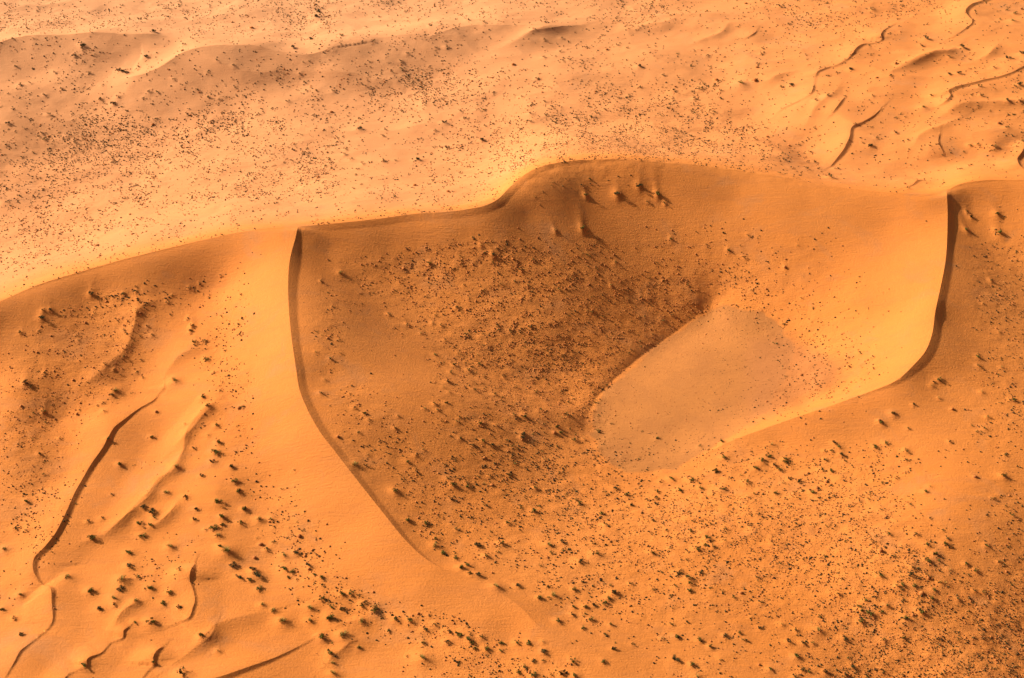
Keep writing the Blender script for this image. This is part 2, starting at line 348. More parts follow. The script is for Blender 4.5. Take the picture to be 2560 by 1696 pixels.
# (points in 2560-wide pixels running so that the lee is on the LEFT of the direction of travel = right of the picture when going down), height, windward width, slip share, softness
SMALL = [
 (t4([(1135,1105),(1125,1140),(1095,1170),(1060,1215),(960,1275),(850,1360),(790,1410),(750,1480),(710,1557)]) + t7([(620,130),(530,290),(450,460),(380,590),(310,680),(240,750),(228,820),(250,880),(300,940)]), [.3,1,.5,1.2,1.2,1.6,2.2,2.6,3.0,3.0,3.0,3.0,3.0,3.0,3.0,2.8,2.6,1.8,.6], 17, 1),
 (t7([(300,935),(350,965),(358,1060),(362,1180),(340,1220),(200,1340),(140,1390),(108,1450),(40,1568)]), [.8,2.4,2,1.2,.8,1.0,1.6,1.4,.4], 12, 1),
 (t7([(1345,780),(1312,850),(1305,900),(1330,970),(1342,1050),(1330,1090),(1300,1165),(1230,1190),(1130,1230)]), [.6,3,2,1.4,1.4,1.6,1.4,.8,.3], 11, 1),
 (t7([(905,1205),(850,1250),(848,1290),(760,1330),(700,1395),(620,1430),(598,1455),(598,1495),(480,1540),(440,1580)]), [.5,1.6,1.2,.6,1,1.6,1.6,.8,.8,1.2], 9, 1),
 (t7([(1135,1348),(1080,1392),(1055,1440),(1060,1490),(1030,1510),(960,1600)]), [.4,2.2,2.0,1,.8,.4], 10, 1),
 (t7([(2165,1300),(2030,1370),(1880,1440),(1720,1500),(1530,1568),(1350,1620)]), [.4,1.0,1.6,2.2,2.6,2.6], 15, 1),
 (t7([(1860,1112),(1700,1152),(1580,1178),(1480,1220),(1430,1280),(1380,1330),(1200,1400)]), [.4,1.2,1.4,1.6,1.5,1,.3], 22, 0),
 (t7([(1250,60),(1200,150),(1100,200),(1040,290),(940,390),(840,500),(700,590)]), [.4,1.2,1.2,1.5,1.0,.9,.3], 14, 0),
 (t4([(1440,860),(1300,880),(1230,920),(1130,1060)]), [.3,1,1,.3], 10, 0),
 (t4([(1130,520),(1000,560),(950,620),(930,700),(880,850),(780,950),(650,1060),(500,1180)]), [.3,1.5,2,2,2,1.5,1.2,.3], 18, 0),
 (t4([(1500,1270),(1420,1310),(1330,1420),(1250,1500),(1200,1560)]), [.3,1.2,1.2,1,.3], 10, 0),
 # top right
 (t3([(1410,730),(1340,790),(1250,850),(1180,890),(1165,950),(1130,1020),(1080,1085),(1030,1140)]), [.6,1.4,2.0,2.6,3.2,3.2,2.4,.8], 18, 1),
 (t3([(1142,670),(1100,730),(1065,780),(1030,825)]), [.4,2.2,1.8,.4], 16, 1),
 (t3([(922,588),(908,640),(885,680),(800,720),(700,760),(650,800)]), [.5,2,.8,1.2,1,.3], 14, 1),
 (t3([(1480,180),(1400,232),(1378,265),(1385,292),(1310,315),(1260,320),(1215,350),(1180,400),(1140,435),(1080,460),(1030,470),(940,515),(935,545)]), [.5,1.6,2.8,1.4,1.2,2,2.8,1.6,1.6,1.4,1.2,2,.6], 15, 1),
 (t3([(900,500),(800,500),(670,530),(620,565),(530,585)]), [.3,.8,1.6,1.4,.3], 14, 0),
 (t3([(2250,-20),(2130,15),(2010,45),(1960,100),(1985,140),(2005,180),(1960,220),(1850,280)]), [1,2.2,3,3.4,2.4,2,1.4,.4], 18, 1),
 (t3([(2500,420),(2366,470),(2250,520),(2100,560),(2000,590),(1900,620),(1840,655),(1855,680),(1830,720),(1765,752)]), [1.5,1.8,2,2.2,2.6,3,3,2.4,2.4,.6], 17, 1),
 (t3([(1790,920),(1775,990),(1800,1050),(1822,1095)]), [.4,1.6,1.4,.3], 16, 1),
 (t3([(2500,680),(2366,700),(2250,710),(2100,720),(1950,740),(1850,780),(1770,830)]), [2,2.6,2.6,2.4,2.2,1.5,.3], 22, 0),
 (t3([(1900,345),(1850,368),(1700,390),(1600,430),(1500,480),(1420,540)]), [.4,2.6,2.6,2.2,1.4,.3], 18, 0),
 (t3([(2330,985),(2366,1020),(2355,1060),(2320,1105),(2325,1150),(2366,1180)]), [.5,3,3,3,2.4,1], 12, 1),
 (t3([(1690,1238),(1630,1252),(1603,1275),(1500,1310)]), [.4,1.6,1.2,.3], 12, 1),
 (t3([(2200,310),(2150,360),(2120,390),(2000,440)]), [.4,1.8,1.6,.3], 14, 0),
 (t3([(540,200),(500,240),(430,275)]), [.4,1.6,.4], 12, 1),
 (t3([(1250,380),(1180,400),(1150,430)]), [.3,1,.3], 8, 1),
 (v2([(1520,400),(1480,450),(1400,520),(1360,590)]), [.4,1.3,1.3,.3], 14, 0),
 (v2([(2100,540),(1990,590),(1900,620),(1850,690)]), [.4,1.4,1.3,.3], 14, 0),
 (v2([(300,150),(200,140),(120,155),(40,185),(-60,230)]), [.4,1.6,1.8,1.6,.4], 16, 0),
 (v2([(760,90),(700,120),(620,130),(560,160)]), [.4,1.4,1.2,.3], 14, 0),
 (v2([(1010,110),(960,160),(900,180),(820,210)]), [.4,1.6,1.2,.3], 14, 0),
 (v2([(2040,230),(1960,260),(1880,290),(1800,330)]), [.4,1.4,1.4,.3], 12, 0),
 (v4([(720,700),(690,740),(630,790),(560,850),(500,900),(440,930)]), [.3,1,1.2,1.2,.9,.3], 10, 0),
 (v4([(830,740),(800,790),(740,850),(700,880)]), [.3,1.6,1.4,.3], 9, 0),
 (v4([(1000,290),(930,350),(870,430),(850,520),(810,590),(720,690)]), [.3,1.2,1.3,1.2,1,.3], 9, 0),
 (v4([(660,1220),(600,1240),(555,1280),(530,1335)]), [.3,1.3,1.2,.3], 8, 0),
 (v4([(1000,1345),(980,1385),(900,1440),(760,1540)]), [.4,1.4,1.0,.3], 10, 0),
 (v4([(1480,1370),(1600,1310),(1700,1290)]), [.3,1.0,.3], 9, 0),
 (v4([(1740,1430),(1650,1400),(1560,1460),(1480,1540)]), [.4,1.3,1.0,.3], 9, 0),
 # second dune, top left (running right -> left so that the lee faces the camera)
 (t2([(1500,200),(1250,195),(1100,190),(900,185),(750,215),(620,252),(560,245),(450,240),(260,262),(120,292)]), [.4,1.2,1.8,2,2.2,2.2,2,1.6,1,.4], 30, 2),
 (t1([(2270,345),(2100,390),(1950,375),(1750,345),(1600,345),(1450,355),(1250,400),(1150,460),(1000,525),(850,548),(740,530)]), [3,3,3,3.2,3.4,3.6,4,4,3.4,2,.5], 30, 2),
 (t1([(1400,330),(1200,290),(900,270),(600,268),(250,272),(100,285),(0,315),(-150,370)]), [.5,1.8,3.4,4.4,4.4,4,3.6,3], 30, 2),
 (t2([(1720,180),(1600,195),(1400,230),(1230,265)]), [.4,1.4,1.6,.4], 16, 2),
 (t2([(2400,130),(2200,205),(1950,220)]), [.4,1.2,.4], 20, 0),
]
SM = []
K = PW / 2560.0
for L, hs, W, mode in SMALL:
    L = np.array(L, float) * K; hs = np.array(hs, float)
    hs = np.interp(np.linspace(0, 1, len(L)), np.linspace(0, 1, len(hs)), hs)
    x, y = hit(L[:, 0], L[:, 1], hs * .8)
    C = catmull(np.column_stack([x, y, hs]), 2.0)
    SM.append((C, W, mode))

TS = .55
def small(x, y):
    z = np.zeros(len(x))
    for C, W, mode in SM:
        R = W * 2.2
        m = (x > C[:, 0].min() - R) & (x < C[:, 0].max() + R) & (y > C[:, 1].min() - R) & (y < C[:, 1].max() + R)
        if not m.any(): continue
        d, a, _ = curve_dist(C, x[m], y[m]); h = a[:, 0]
        # travelling down the picture: right-of-direction (positive) is the picture's left = windward
        if mode == 1:
            h = h * .52
            q = np.abs(d)
            wind = h * np.exp(-(np.maximum(d, 0) / (W * .6))**1.4)
            lee = np.maximum(h - TS * np.maximum(-d, 0), 0)
            v = np.where(d > 0, wind, lee) + h * 1.7 * np.exp(-(d / W)**2)
        elif mode == 0:
            v = h * np.exp(-np.abs(d) / W * 1.6) * 1.0 * np.where(d > 0, 1, 1)
            q = np.abs(d); h = h * 1.6; v = h * np.where(d > 0, np.exp(-(np.sqrt(q*q + 1.5) / W) * 1.6), np.exp(-(np.sqrt(q*q + 1.5) / (W * .55)) * 1.6))
        else:
            # crest seen from its lee: right->left travel, camera side is on the left (negative)
            q = np.maximum(-d, 0); h = h * 1.5
            v = np.where(d > 0, h * np.exp(-(np.maximum(d, 0) / (W * .9))**1.2), h * np.exp(-(q / (W * .55))))
        z[m] += v * (1 - sstep(R * .42, R * .8, np.abs(d)))
    return z

DENS = """
444443334444334455654455555444443333555522233454555555432101
666655544444444556661223344444333134444433222455554331110123
333221100014432333444434343001012233322222112222231111221112
003335100000210000340012111011123332333333332221111222123322
233242013200123343212456655544223333222333322221111222222333
132333211222333322433567877653344444433454331111211011123323
123344433222444433433345544333345554555665432111111001122233
224587666667777664343322224445556776667777654221100001001133
334699887766555444452223334455677778888866664332110011000012
444578765544444555652222344566788877666644455543221222100122
555566544444555677763333445444555544332211233444333122221233
555555555444456665543334444333322221111100000112221100001110
555555544443443333323333332100000001100011000000000000110122
455544444443321000000000000000100020122313222111111001100134
555544332210000000010002345566544333223343333323211000001455
443210000000012100012566777777765543334555443333211000001355
210002101013332000123556666556666665556666654443221000001555
001004775434442000242455555666666666677765555544322100001555
012355555312443000351123456677766666666664445544332110001455
124455555213453000350123345777776666555321123445543210001335
134555543104530000230111156788877765433111111455554310000145
355555553102443000131100155678888876411111111355555400000255
555555432002454000013200045677888885211111111346544200001355
555554431111354000124321034456778874111111113444443100001345
555543100112343000024442234445555564111112223333100000002445
665431000112224100003332134554443235111232220000000000012445
455420001001133200001554433455666566443234544432145533223333
445420003201122210000234455556666667655334555555566655222233
345330000001123421000024655566676666555477766666777742112233
344320101102111343100013555555666667777688888887788864212344
354310020102011353210002466555666667888888999988888775222345
245320011122101354300000356555556667787788899998888876432345
125210023222000245430000023555555666777777888888888877543445
233100024432100124440000000134455566666666777888888777554456
222100024432000013453100000002345556655566677777777777665567
321000000100000013455533100000012445555545555566777777777888
021000000220000011233444454200002234444444444455667778888899
000000000000111000112222444433200112233433443344567778888999
000011000200000000221111234434321100112333333445567888999999
000002000000000000220012223545534321122344444445677888889999
"""
DM = np.array([[int(c) for c in r] for r in DENS.split()], float)
CNT = np.array([0, .2, 1.0, 2.6, 5.2, 8.5, 12.5, 17.5, 24, 33])
def dens_at(px, py):          # px, py in the 2367-wide frame
    u = px / PW * 60 - .5; v = py / PH * 40 - .5
    u = np.clip(u, 0, 58.999); v = np.clip(v, 0, 38.999)
    i = u.astype(int); j = v.astype(int); a = u - i; b = v - j
    return (DM[j, i]*(1-a) + DM[j, i+1]*a)*(1-b) + (DM[j+1, i]*(1-a) + DM[j+1, i+1]*a)*b
def height(x, y):
    z, dA, dB, dC = base(x, y)
    z = z + small(x, y)
    back = sstep(-5, -60, dA)
    amp = .25 + .9 * back
    z = z + fbm(x / 60, y / 50, 11, 2) * 3.0 * amp + (.5 - np.abs(fbm(x / 75 + y / 160, y / 42, 51, 2))) * 3.2 * back + fbm(x / 17, y / 14, 31, 2) * .45 * (amp)
    px, py = proj(x, y, z)                # where plants root the sand is hummocky, bare faces stay smooth
    D = np.where((px > -60) & (px < PW + 60), dens_at(px, py), 3.0) / 9
    z = z + D * (fbm(x / 9, y / 6.5, 61, 2) * .7 + noise(x / 2.6, y / 2.4, 71) * .22)
    return z, dA, dB, dC


# ------------------------------------------------------------------ where plants grow: how thickly (0 bare .. 9 dense), cell by cell
# notable plants, as surveyed: x, y, width (g = dry grass tussock)
BIG = {
 t1: "1070,268,40 145,590,30 105,455,25 380,500,25 210,572,22 425,615,22 710,595,20 1195,568,20 1030,655,26 1085,652,24 985,692,24 815,677,26 690,685,26 2095,575,26 2110,640,24 1980,722,26 1875,770,22 2290,632,26 2065,522,20 1350,632,26 1500,455,22 1260,398,22 850,505,40 820,495,36 870,515,34 60,870,34 290,912,22 270,940,22 335,793,30 515,405,34 580,355,40 560,345,30 345,1145,22 1480,1330,20 2200,98,36 2180,130,40 1730,195,24 2350,262,28 2020,345,34 2140,290,36 1270,350,26 1610,485,22 1430,520,20 510,975,20 570,945,18 45,1008,18 1240,1408,18 945,1560,22 785,718,36 310,655,26 1010,420,34 950,480,24",
 t2: "880,152,28 180,180,18 15,262,26 100,240,24 1400,408,26 1575,425,22 1520,355,24 1190,450,22 1530,430,20 1355,548,24 1250,665,20 985,748,26 1310,795,28 1410,705,24 1325,725,22 1455,742,22 1310,860,22 860,820,24 715,852,34 980,970,40 830,1032,22 735,1030,34 35,1038,22 30,1070,24 75,1100,26 160,1132,24 305,1115,30 540,1105,40 515,1285,26 95,1310,20 110,1388,18 1690,318,26 1905,310,24 2055,475,30 2290,635,28 2225,530,24 1910,688,22 1985,665,24 2065,607,22 1520,265,22 1400,285,24 730,335,26 420,430,24 175,592,24 290,940,24 130,900,36 1835,338,20 460,380,22 930,1225,18 2055,1285,48 1690,1350,34 1905,1345,46 2180,1345,46 2115,1388,24 2235,1400,24",
 t3: "95,688,24 270,685,24 250,550,24 275,632,22 685,52,26 800,55,22 1320,75,24 2298,95,30 2195,147,24 2285,160,40g 1690,280,40 1660,320,30 1940,345,40 1855,410,24 2350,385,40 1480,460,24 1440,542,26 1175,490,34 1070,512,22 695,605,24 765,600,34 930,728,28 1005,690,30 415,590,56g 1310,720,18 1325,675,18 1670,748,40g 1725,682,24 1478,908,30 1308,1010,34 1560,972,20 1345,958,16 1988,1020,22 2038,1012,22 2155,1030,30 2190,862,24 2245,900,26 2065,682,28 1850,520,32 1915,510,34 2160,480,24 2250,420,40 2330,595,36 2335,725,26 2250,725,30 2055,625,30 1030,1215,44 1078,1155,30 895,1032,24 698,1078,20 920,1110,26 870,1160,28 685,1188,26 720,1115,24 515,970,22 600,942,18 590,882,18 1565,1302,26 1990,1150,30 1930,1175,24 555,378,20 185,385,22 515,570,28 140,620,30 1970,1465,24 2180,1480,40 2000,1500,30",
 t4: "625,490,40 285,650,44 345,592,30 300,600,24 850,490,24 935,470,20 1300,440,20 1370,410,18 1155,540,24 1185,492,20 940,628,26 1290,660,26 1310,740,34 1340,818,34 1320,708,34 1400,808,26 850,745,24 1045,772,24 1015,712,18 1200,1090,60g 795,1160,66g 705,1232,24 715,1295,28 300,1295,32 170,1095,40 850,928,22 785,1012,22 1420,940,36 1395,1200,40 1430,1275,50g 1515,1145,18 1470,1025,20 1275,1392,30 1490,1390,34 1430,1455,26 1045,1470,34 1075,1300,20 410,1475,22 750,1515,34 550,1280,18 530,1310,18 305,1025,22 145,750,30 540,800,24 2210,395,18 2340,340,50g 2270,925,26 2235,1070,22 2210,1165,28 2325,1465,24 1500,1510,44 1335,1545,30",
 t5: "335,622,26 655,625,18 460,690,24 555,750,26 635,682,22 700,697,24 655,895,30 720,800,22 820,885,24 885,1008,34 745,1085,34 785,970,30 960,965,30 765,1022,28 920,1140,28 750,1155,26 735,1230,32 655,1240,28 580,1270,22 675,1280,26 820,1330,24 805,1362,26 970,1375,32 1075,1385,28 1265,1450,34 1495,1400,40 1475,1438,28 1520,1440,34 1580,1410,18 1610,1490,34 1680,1485,24 1740,1285,20 1255,1475,30 1200,1315,26 1250,1270,20 1340,1160,28 1205,1120,24 1050,215,34 615,270,30 1665,38,46 1480,50,30 970,148,26 1310,705,28 1865,425,22 2290,620,24 2275,105,30 135,1438,28 830,1478,32 985,1495,34 1055,1525,34 910,1525,28 1130,1055,22 1065,1172,26 1145,1490,22 1270,1325,30 575,1555,20 380,1408,22 400,1325,20 172,1305,34 205,1355,24 65,1165,18 95,1268,22",
 t6: "470,82,24 330,188,30 440,230,26 720,300,22 1118,795,16 1155,980,24 1968,45,40 2195,65,44 2195,745,26 1785,1072,40 1730,1110,24 1745,1088,20 1465,1308,38 1385,1370,38 1370,1355,20 1780,1197,28 1605,1242,24 1872,1272,22 2075,1155,28 2290,1210,36 1855,1495,30 2090,1408,26 2110,1328,22 1340,1532,36 1060,1502,30 1090,1528,34 990,1557,22 1040,1558,24 290,1495,32 1415,1508,34 1555,1560,24 2050,912,34 2055,975,28 2140,393,26 2083,547,20 1565,1405,20 135,1527,24",
 t7: "1485,18,60 1460,82,40 1590,110,44 1385,175,34 1615,215,44 1645,285,56 1145,295,56g 1275,320,40 1505,360,60 1350,400,36 1335,478,32 1685,412,50 990,408,40 1055,430,56 1060,478,30 965,515,44 1040,525,44 830,115,40 768,310,22 1655,505,40 1530,462,50 1470,540,56 1530,512,34 1410,548,26 1500,590,56g 1560,710,90g 1515,670,34 1785,480,50g 1865,480,40g 605,508,30 700,478,26 635,615,60 105,538,32 30,685,44g 185,358,34 180,555,24 1835,688,36 1880,636,30 1795,650,28 1605,795,50 1765,868,70 1750,838,50 1650,880,56 1785,960,54 1720,905,40 2120,790,44 2125,820,24 1955,822,54 2010,840,44 2165,855,36 2210,880,40 1980,880,32 1955,725,50g 2030,706,40 2345,990,34 2210,1030,50 2280,1080,40 2135,1092,70g 2270,1165,70 1880,1112,60g 1805,1075,40g 1945,1190,80g 2210,1300,64 2350,1295,60g 2270,1410,56 2290,1470,40g 2290,1540,60g 1170,670,60g 890,705,56 980,595,50 890,800,54 840,900,76g 830,958,56 785,1025,60g 620,970,56 465,878,56g 1040,950,50 690,1095,46 790,1068,30 1125,1055,50 1235,1095,40 1165,990,36 1235,848,32 935,1045,44g 1040,1195,70 930,1190,34 1385,1305,44 1500,1392,30 150,1272,36 580,1493,56 145,1008,44g 15,1095,40 100,1158,30 1060,1480,34 1265,1560,80g 2130,1180,50g 1215,135,46g",
 t8: "520,35,28 465,75,32 190,30,24 100,100,60g 780,240,46 875,250,34 1165,165,30 740,195,26 950,180,24 1030,170,24 1345,260,34 1005,378,32 1155,500,36 470,480,42 585,500,40 805,540,28 380,285,46 770,335,30 1335,425,44 660,608,36 655,658,60g 715,705,50 795,742,42 945,655,50 1110,648,44 1085,700,26 1005,735,34 945,858,44 830,810,40 895,850,34 875,795,50 1075,940,60g 1225,932,36 1650,370,36 1820,512,30 2155,478,30 1815,1052,46 1845,1020,46 1745,1068,34 1690,1080,36 1605,1080,34 1600,1130,34 1500,1175,44 1670,1222,34 1470,1000,60g 1370,1015,40 1760,712,44 1650,765,46 2330,845,44 2335,275,46 2180,282,40 2005,375,30 1890,262,34 1970,310,36 2210,215,30 2275,195,40 1800,440,46 1530,635,40 1440,655,50g 1430,940,30 1610,960,34 1890,980,50 2000,918,30 2150,705,34 75,985,50 20,1000,34 130,1000,30 170,1050,40 240,1105,60 150,1075,40 20,1095,50 150,1185,70g 385,1165,50 480,1175,44 335,1243,32 590,1235,40 650,1195,28 710,1250,24 755,1250,44 820,1275,60 885,1300,44 970,1280,36 900,1262,26 905,1328,36 925,1360,32 1005,1365,44 1295,1328,44 1215,1322,40 1105,1325,40 1105,1372,38 1330,1445,32 1400,1385,46 1268,1493,36 1230,1528,38 1330,1550,56 1530,1540,50 1615,1550,50 1810,1450,40 2300,1440,60 565,1440,80g 570,1325,34 735,1320,40 130,1368,34 1600,1450,44 30,1290,80g 1395,1316,26 1725,1165,40 1820,1265,30 1860,1200,34 2280,1195,30 2310,1283,36 2210,1295,30 1885,1365,40",
 t9: "245,143,50 300,50,40 605,40,44 560,75,50 725,80,44 725,60,34 520,118,40 685,130,40 650,105,34 80,205,44 460,215,40 760,200,34 815,213,44 705,222,30 290,265,40 845,275,30 910,287,40 790,288,28 655,290,36 140,258,44g 1105,25,36 1040,8,30 1035,140,40 975,132,28 1132,68,26 1002,57,26 1548,72,30 1553,10,28 1685,285,32 1718,247,28 2225,180,40 2155,330,28 2030,183,26 1490,192,26 1300,335,26 1580,377,26 1435,575,30 1325,620,26 1630,580,30 1840,604,30 1830,648,44 1700,648,36 1755,712,42 1705,760,46 1380,693,30 1380,860,40 1585,852,42 1595,805,30 1525,928,44 1492,935,28 1855,820,30 2105,655,32 2035,825,32 1970,780,34 1980,856,24 1790,905,40g 1745,960,34 1705,858,26 1610,935,34 1730,1018,34 1660,1120,44 1630,1090,26 1420,1065,30 1380,1108,36 1305,1125,50 1250,1112,34 1230,1075,34 1245,1180,44 1550,1165,44 1275,1028,34 1092,995,30 1112,886,24 1910,1022,30 2195,765,24 2025,960,24 2085,965,24 190,605,44 120,678,44 70,555,36 60,880,44 70,915,34 70,960,34 230,660,28 305,620,30 175,650,34 145,845,36 420,980,26 795,1420,44 1000,1525,40 840,1510,40 885,1525,30 1190,1490,40 80,1475,44 620,1507,34 550,1220,30 405,1255,34 800,1240,30 950,1240,50g 845,1325,34 745,1320,34 910,1332,30 130,1305,44 310,1275,34 205,1350,34 1400,1308,30 1535,1290,36 1120,1278,24 1140,1305,36 115,1558,50 795,1558,40 1140,1545,34 700,1200,28 535,870,26 560,1045,26",
}
big = []
for f, txt in BIG.items():
    for w in txt.split():
        g = w.endswith('g'); a, b_, c_ = map(float, w.rstrip('g').split(','))
        (sx, sy), = f([(a, b_)])
        big.append((sx * K, sy * K + 1.5, c_ / 2.751 * K, g))
big = np.array(big, float)
# the scattered low growth
R2 = np.random.default_rng(21)
cellA = (PW / 60) * (PH / 40)
n0 = int(CNT[9] * 60 * 40 * 4.2)
qx = R2.uniform(-20, PW + 20, n0); qy = R2.uniform(-15, PH + 15, n0)
_a = np.array(A_PX, float); crest_y = np.interp(qx, _a[:, 0], _a[:, 1])
behind = qy < crest_y
up = np.where(behind & (qy > crest_y - 45), np.minimum(45, 45 - (crest_y - qy)), 0) + 0.
dd = dens_at(np.clip(qx, 0, PW), np.clip(qy - up * 1.2, 0, PH))
dd = np.where(behind, np.maximum(dd, 2.2) * 1.0, dd * sstep(20, 75, qy - crest_y))
# plants gather in loose clumps and lines
cl = 1 + 1.1 * noise(qx / 26, qy / 15, 5) * 2 + .9 * noise(qx / 11, qy / 7, 6) * 2
ok = R2.random(n0) < np.where(behind, 1.45, np.where(qx > 1400, .50, .70)) * np.interp(dd, np.arange(10), CNT) / CNT[9] * np.clip(cl, 0.05, 2.2)
qx, qy, dd = qx[ok], qy[ok], dd[ok]
sx_, sy_ = hit(qx, qy)
bx_, by_ = hit(big[:, 0], big[:, 1])
dist_b = np.hypot(np.hypot(bx_, by_), CAM_H - 20)
bw = big[:, 2] * dist_b / FPX * .95          # metres across
sw = .66 * np.exp(.36 * R2.standard_normal(len(qx)))
sw *= np.interp(dd, [0, 3, 6, 9], [1.15, 1.1, .95, .78])
sw = np.where(R2.random(len(qx)) < .055, sw * R2.uniform(1.5, 2.2, len(qx)), sw)
sw = np.clip(sw * np.interp(sy_, [500, 900, 1500], [.85, 1.0, 1.3]), .45, 3.0)
nearC = [curve_dist(C, sx_, sy_)[0] for C in (CB,)]
ok = ~((nearC[0] > -6) & (nearC[0] < 16) & (sy_ > 640))     # the windward flank of the left arm stays bare
sx_, sy_, sw, dd, qy, qx = sx_[ok], sy_[ok], sw[ok], dd[ok], qy[ok], qx[ok]

# sand gathers against the larger plants: a low mound, with a drift running up the slope behind it
MX = np.concatenate([bx_, sx_[sw > 1.5]]); MY = np.concatenate([by_, sy_[sw > 1.5]]); MW = np.concatenate([bw, sw[sw > 1.5]])
isbig = np.arange(len(MX)) < len(bx_)
mh = MW * R2.uniform(.10, .24, len(MX)) * np.where(isbig, 1, .55); mr = MW * R2.uniform(.75, 1.1, len(MX))
dA_m = curve_dist(CA, MX, MY)[0]
steep = sstep(2, 12, dA_m) * (1 - sstep(80, 120, dA_m))
tl = MW * R2.uniform(2.0, 4.5, len(MX)) * (1 + .7 * steep); th = mh * R2.uniform(.4, 1.1, len(MX)) * (.7 + .3 * steep) * np.where(isbig, 1, .35)
# drift direction: up the slope on the walls, with the light wind elsewhere
ta = np.where(steep > .3, math.radians(98), math.radians(152)) + R2.normal(0, .12, len(MX))
def mound_into(z, x, y, i):
    ex, ey = x - MX[i], y - MY[i]
    ca_, sa_ = math.cos(ta[i]), math.sin(ta[i])
    al = ex * ca_ + ey * sa_; ac = -ex * sa_ + ey * ca_
    g = mh[i] * np.exp(-(ex * ex + ey * ey) / mr[i]**2)
    t = np.clip(al / tl[i], 0, 1)
    g += th[i] * np.where(al > 0, (1 - t)**1.5, np.exp(-(al / mr[i])**2)) * np.exp(-(ac / (mr[i] * (.5 + .7 * t)))**2)
    return z + g
def mounds_at(x, y):
    z = np.zeros(len(x)); o = np.argsort(y); ys = y[o]
    for i in range(len(MX)):
        R = max(mr[i] * 2.5, tl[i])
        a, b2 = np.searchsorted(ys, [MY[i] - R, MY[i] + R]); k = o[a:b2]
        k = k[np.abs(x[k] - MX[i]) < R]
        if len(k): z[k] = mound_into(z[k], x[k], y[k], i)
    return z

# ------------------------------------------------------------------ the ground sheet
NC, NR = 900, 880
u = np.linspace(-1, 1, NC)
core = 1.0
ucol = u * core
extra = core + np.cumsum(np.geomspace(.008, 4.5, 26)); ucol = np.concatenate([-extra[::-1], ucol, extra])
y0, y1 = 490.0, 1560.0
tv = np.linspace(1 / y0, 1 / y1, 4000)   # rows roughly even in view, blended with even in metres
yy = .5 / tv + .5 * np.linspace(y0, y1, 4000)
rows = np.interp(np.linspace(0, 1, NR), np.linspace(0, 1, 4000), yy)
front_rows = y0 - np.cumsum(np.geomspace(1.5, 700, 24)); back_rows = y1 + np.cumsum(np.geomspace(2, 4000, 34))
rows = np.concatenate([front_rows[::-1], rows, back_rows])
Y, U = np.meshgrid(rows, ucol, indexing='ij')
def halfw(y): return np.maximum(y, 440.) * np.interp(y, [500, 760, 1560], [.462, .405, .350])
X = U * halfw(Y)
shape = X.shape
xf, yf = X.ravel().copy(), Y.ravel().copy()
# let the vertices nearest to a crest sit exactly on it, so crests are clean lines
dxc = halfw(yf) * 2 / NC
dyc = np.interp(yf, rows[1:], np.diff(rows))
on_crest = np.zeros(len(xf), bool)
def snap(C):
    R = 3.0
    m = np.where((xf > C[:, 0].min() - R) & (xf < C[:, 0].max() + R) & (yf > C[:, 1].min() - R) & (yf < C[:, 1].max() + R))[0]
    for i in range(0, len(m), 200000):
        mm = m[i:i + 200000]
        d, a, p = curve_dist(C, xf[mm], yf[mm]); ad = np.abs(d) + 1e-6
        nx, ny = (xf[mm] - p[:, 0]) / ad, (yf[mm] - p[:, 1]) / ad
        s = ad < .505 * np.maximum(dxc[mm] * np.abs(nx), dyc[mm] * np.abs(ny + nx * xf[mm] / yf[mm]))
        xf[mm[s]] = p[s, 0]; yf[mm[s]] = p[s, 1]; on_crest[mm[s]] = a[s, 0] > SHARP_MIN
SHARP_MIN = -1e9
for C in (CA, CB[(CB[:, 1] < 1150)], CC): snap(C)
SHARP_MIN = .9
for C, W, mode in SM:
    if mode: snap(C)
inside = (np.abs(xf) < 880) & (yf > 300) & (yf < 1900)
zf = np.full(len(xf), 18.0)
idx = np.where(inside)[0]
DA = np.full(len(xf), -999.)
for i in range(0, len(idx), 100000):
    k = idx[i:i + 100000]
    zf[k], DA[k], _, _ = height(xf[k], yf[k])
ZG = zf.reshape(shape); XG = xf.reshape(shape); YG = yf.reshape(shape)
for i in range(len(MX)):
    R = max(mr[i] * 2.5, tl[i])
    r0, r1 = np.searchsorted(rows, [MY[i] - R - 1, MY[i] + R + 1])
    if r1 <= r0: continue
    c0, c1 = np.searchsorted(ucol, [min((MX[i] - R - 1) / halfw(MY[i] - R), (MX[i] - R - 1) / halfw(MY[i] + R)) - .004, max((MX[i] + R + 1) / halfw(MY[i] - R), (MX[i] + R + 1) / halfw(MY[i] + R)) + .004])
    if c1 <= c0: continue
    ZG[r0:r1, c0:c1] = mound_into(ZG[r0:r1, c0:c1], XG[r0:r1, c0:c1], YG[r0:r1, c0:c1], i)
zf = ZG.ravel()
far = np.maximum.reduce([sstep(560, 840, np.abs(xf)), sstep(470, 330, yf), sstep(1600, 1880, yf)])
zf = zf * (1 - far) + far * (18 + 30 * fbm(xf / 500, yf / 300, 77, 3))

me = bpy.data.meshes.new("sand_ground")
nr, nc = shape
I = np.arange(nr * nc).reshape(nr, nc)
quads = np.stack([I[:-1, :-1], I[:-1, 1:], I[1:, 1:], I[1:, :-1]], -1).reshape(-1, 4)
me.vertices.add(len(xf)); me.vertices.foreach_set("co", np.column_stack([xf, yf, zf]).astype(np.float32).ravel())
f = on_crest[quads]
alt = f[:, 1] & f[:, 3] & ~(f[:, 0] & f[:, 2])
dflt = f[:, 0] & f[:, 2]
zq = zf[quads]; flip = np.where(dflt | alt, alt, np.abs(zq[:, 1] - zq[:, 3]) < np.abs(zq[:, 0] - zq[:, 2]))
t1_ = np.where(flip[:, None], quads[:, [0, 1, 3]], quads[:, [0, 1, 2]]); t2_ = np.where(flip[:, None], quads[:, [1, 2, 3]], quads[:, [0, 2, 3]])
tris = np.stack([t1_, t2_], 1).reshape(-1, 3)
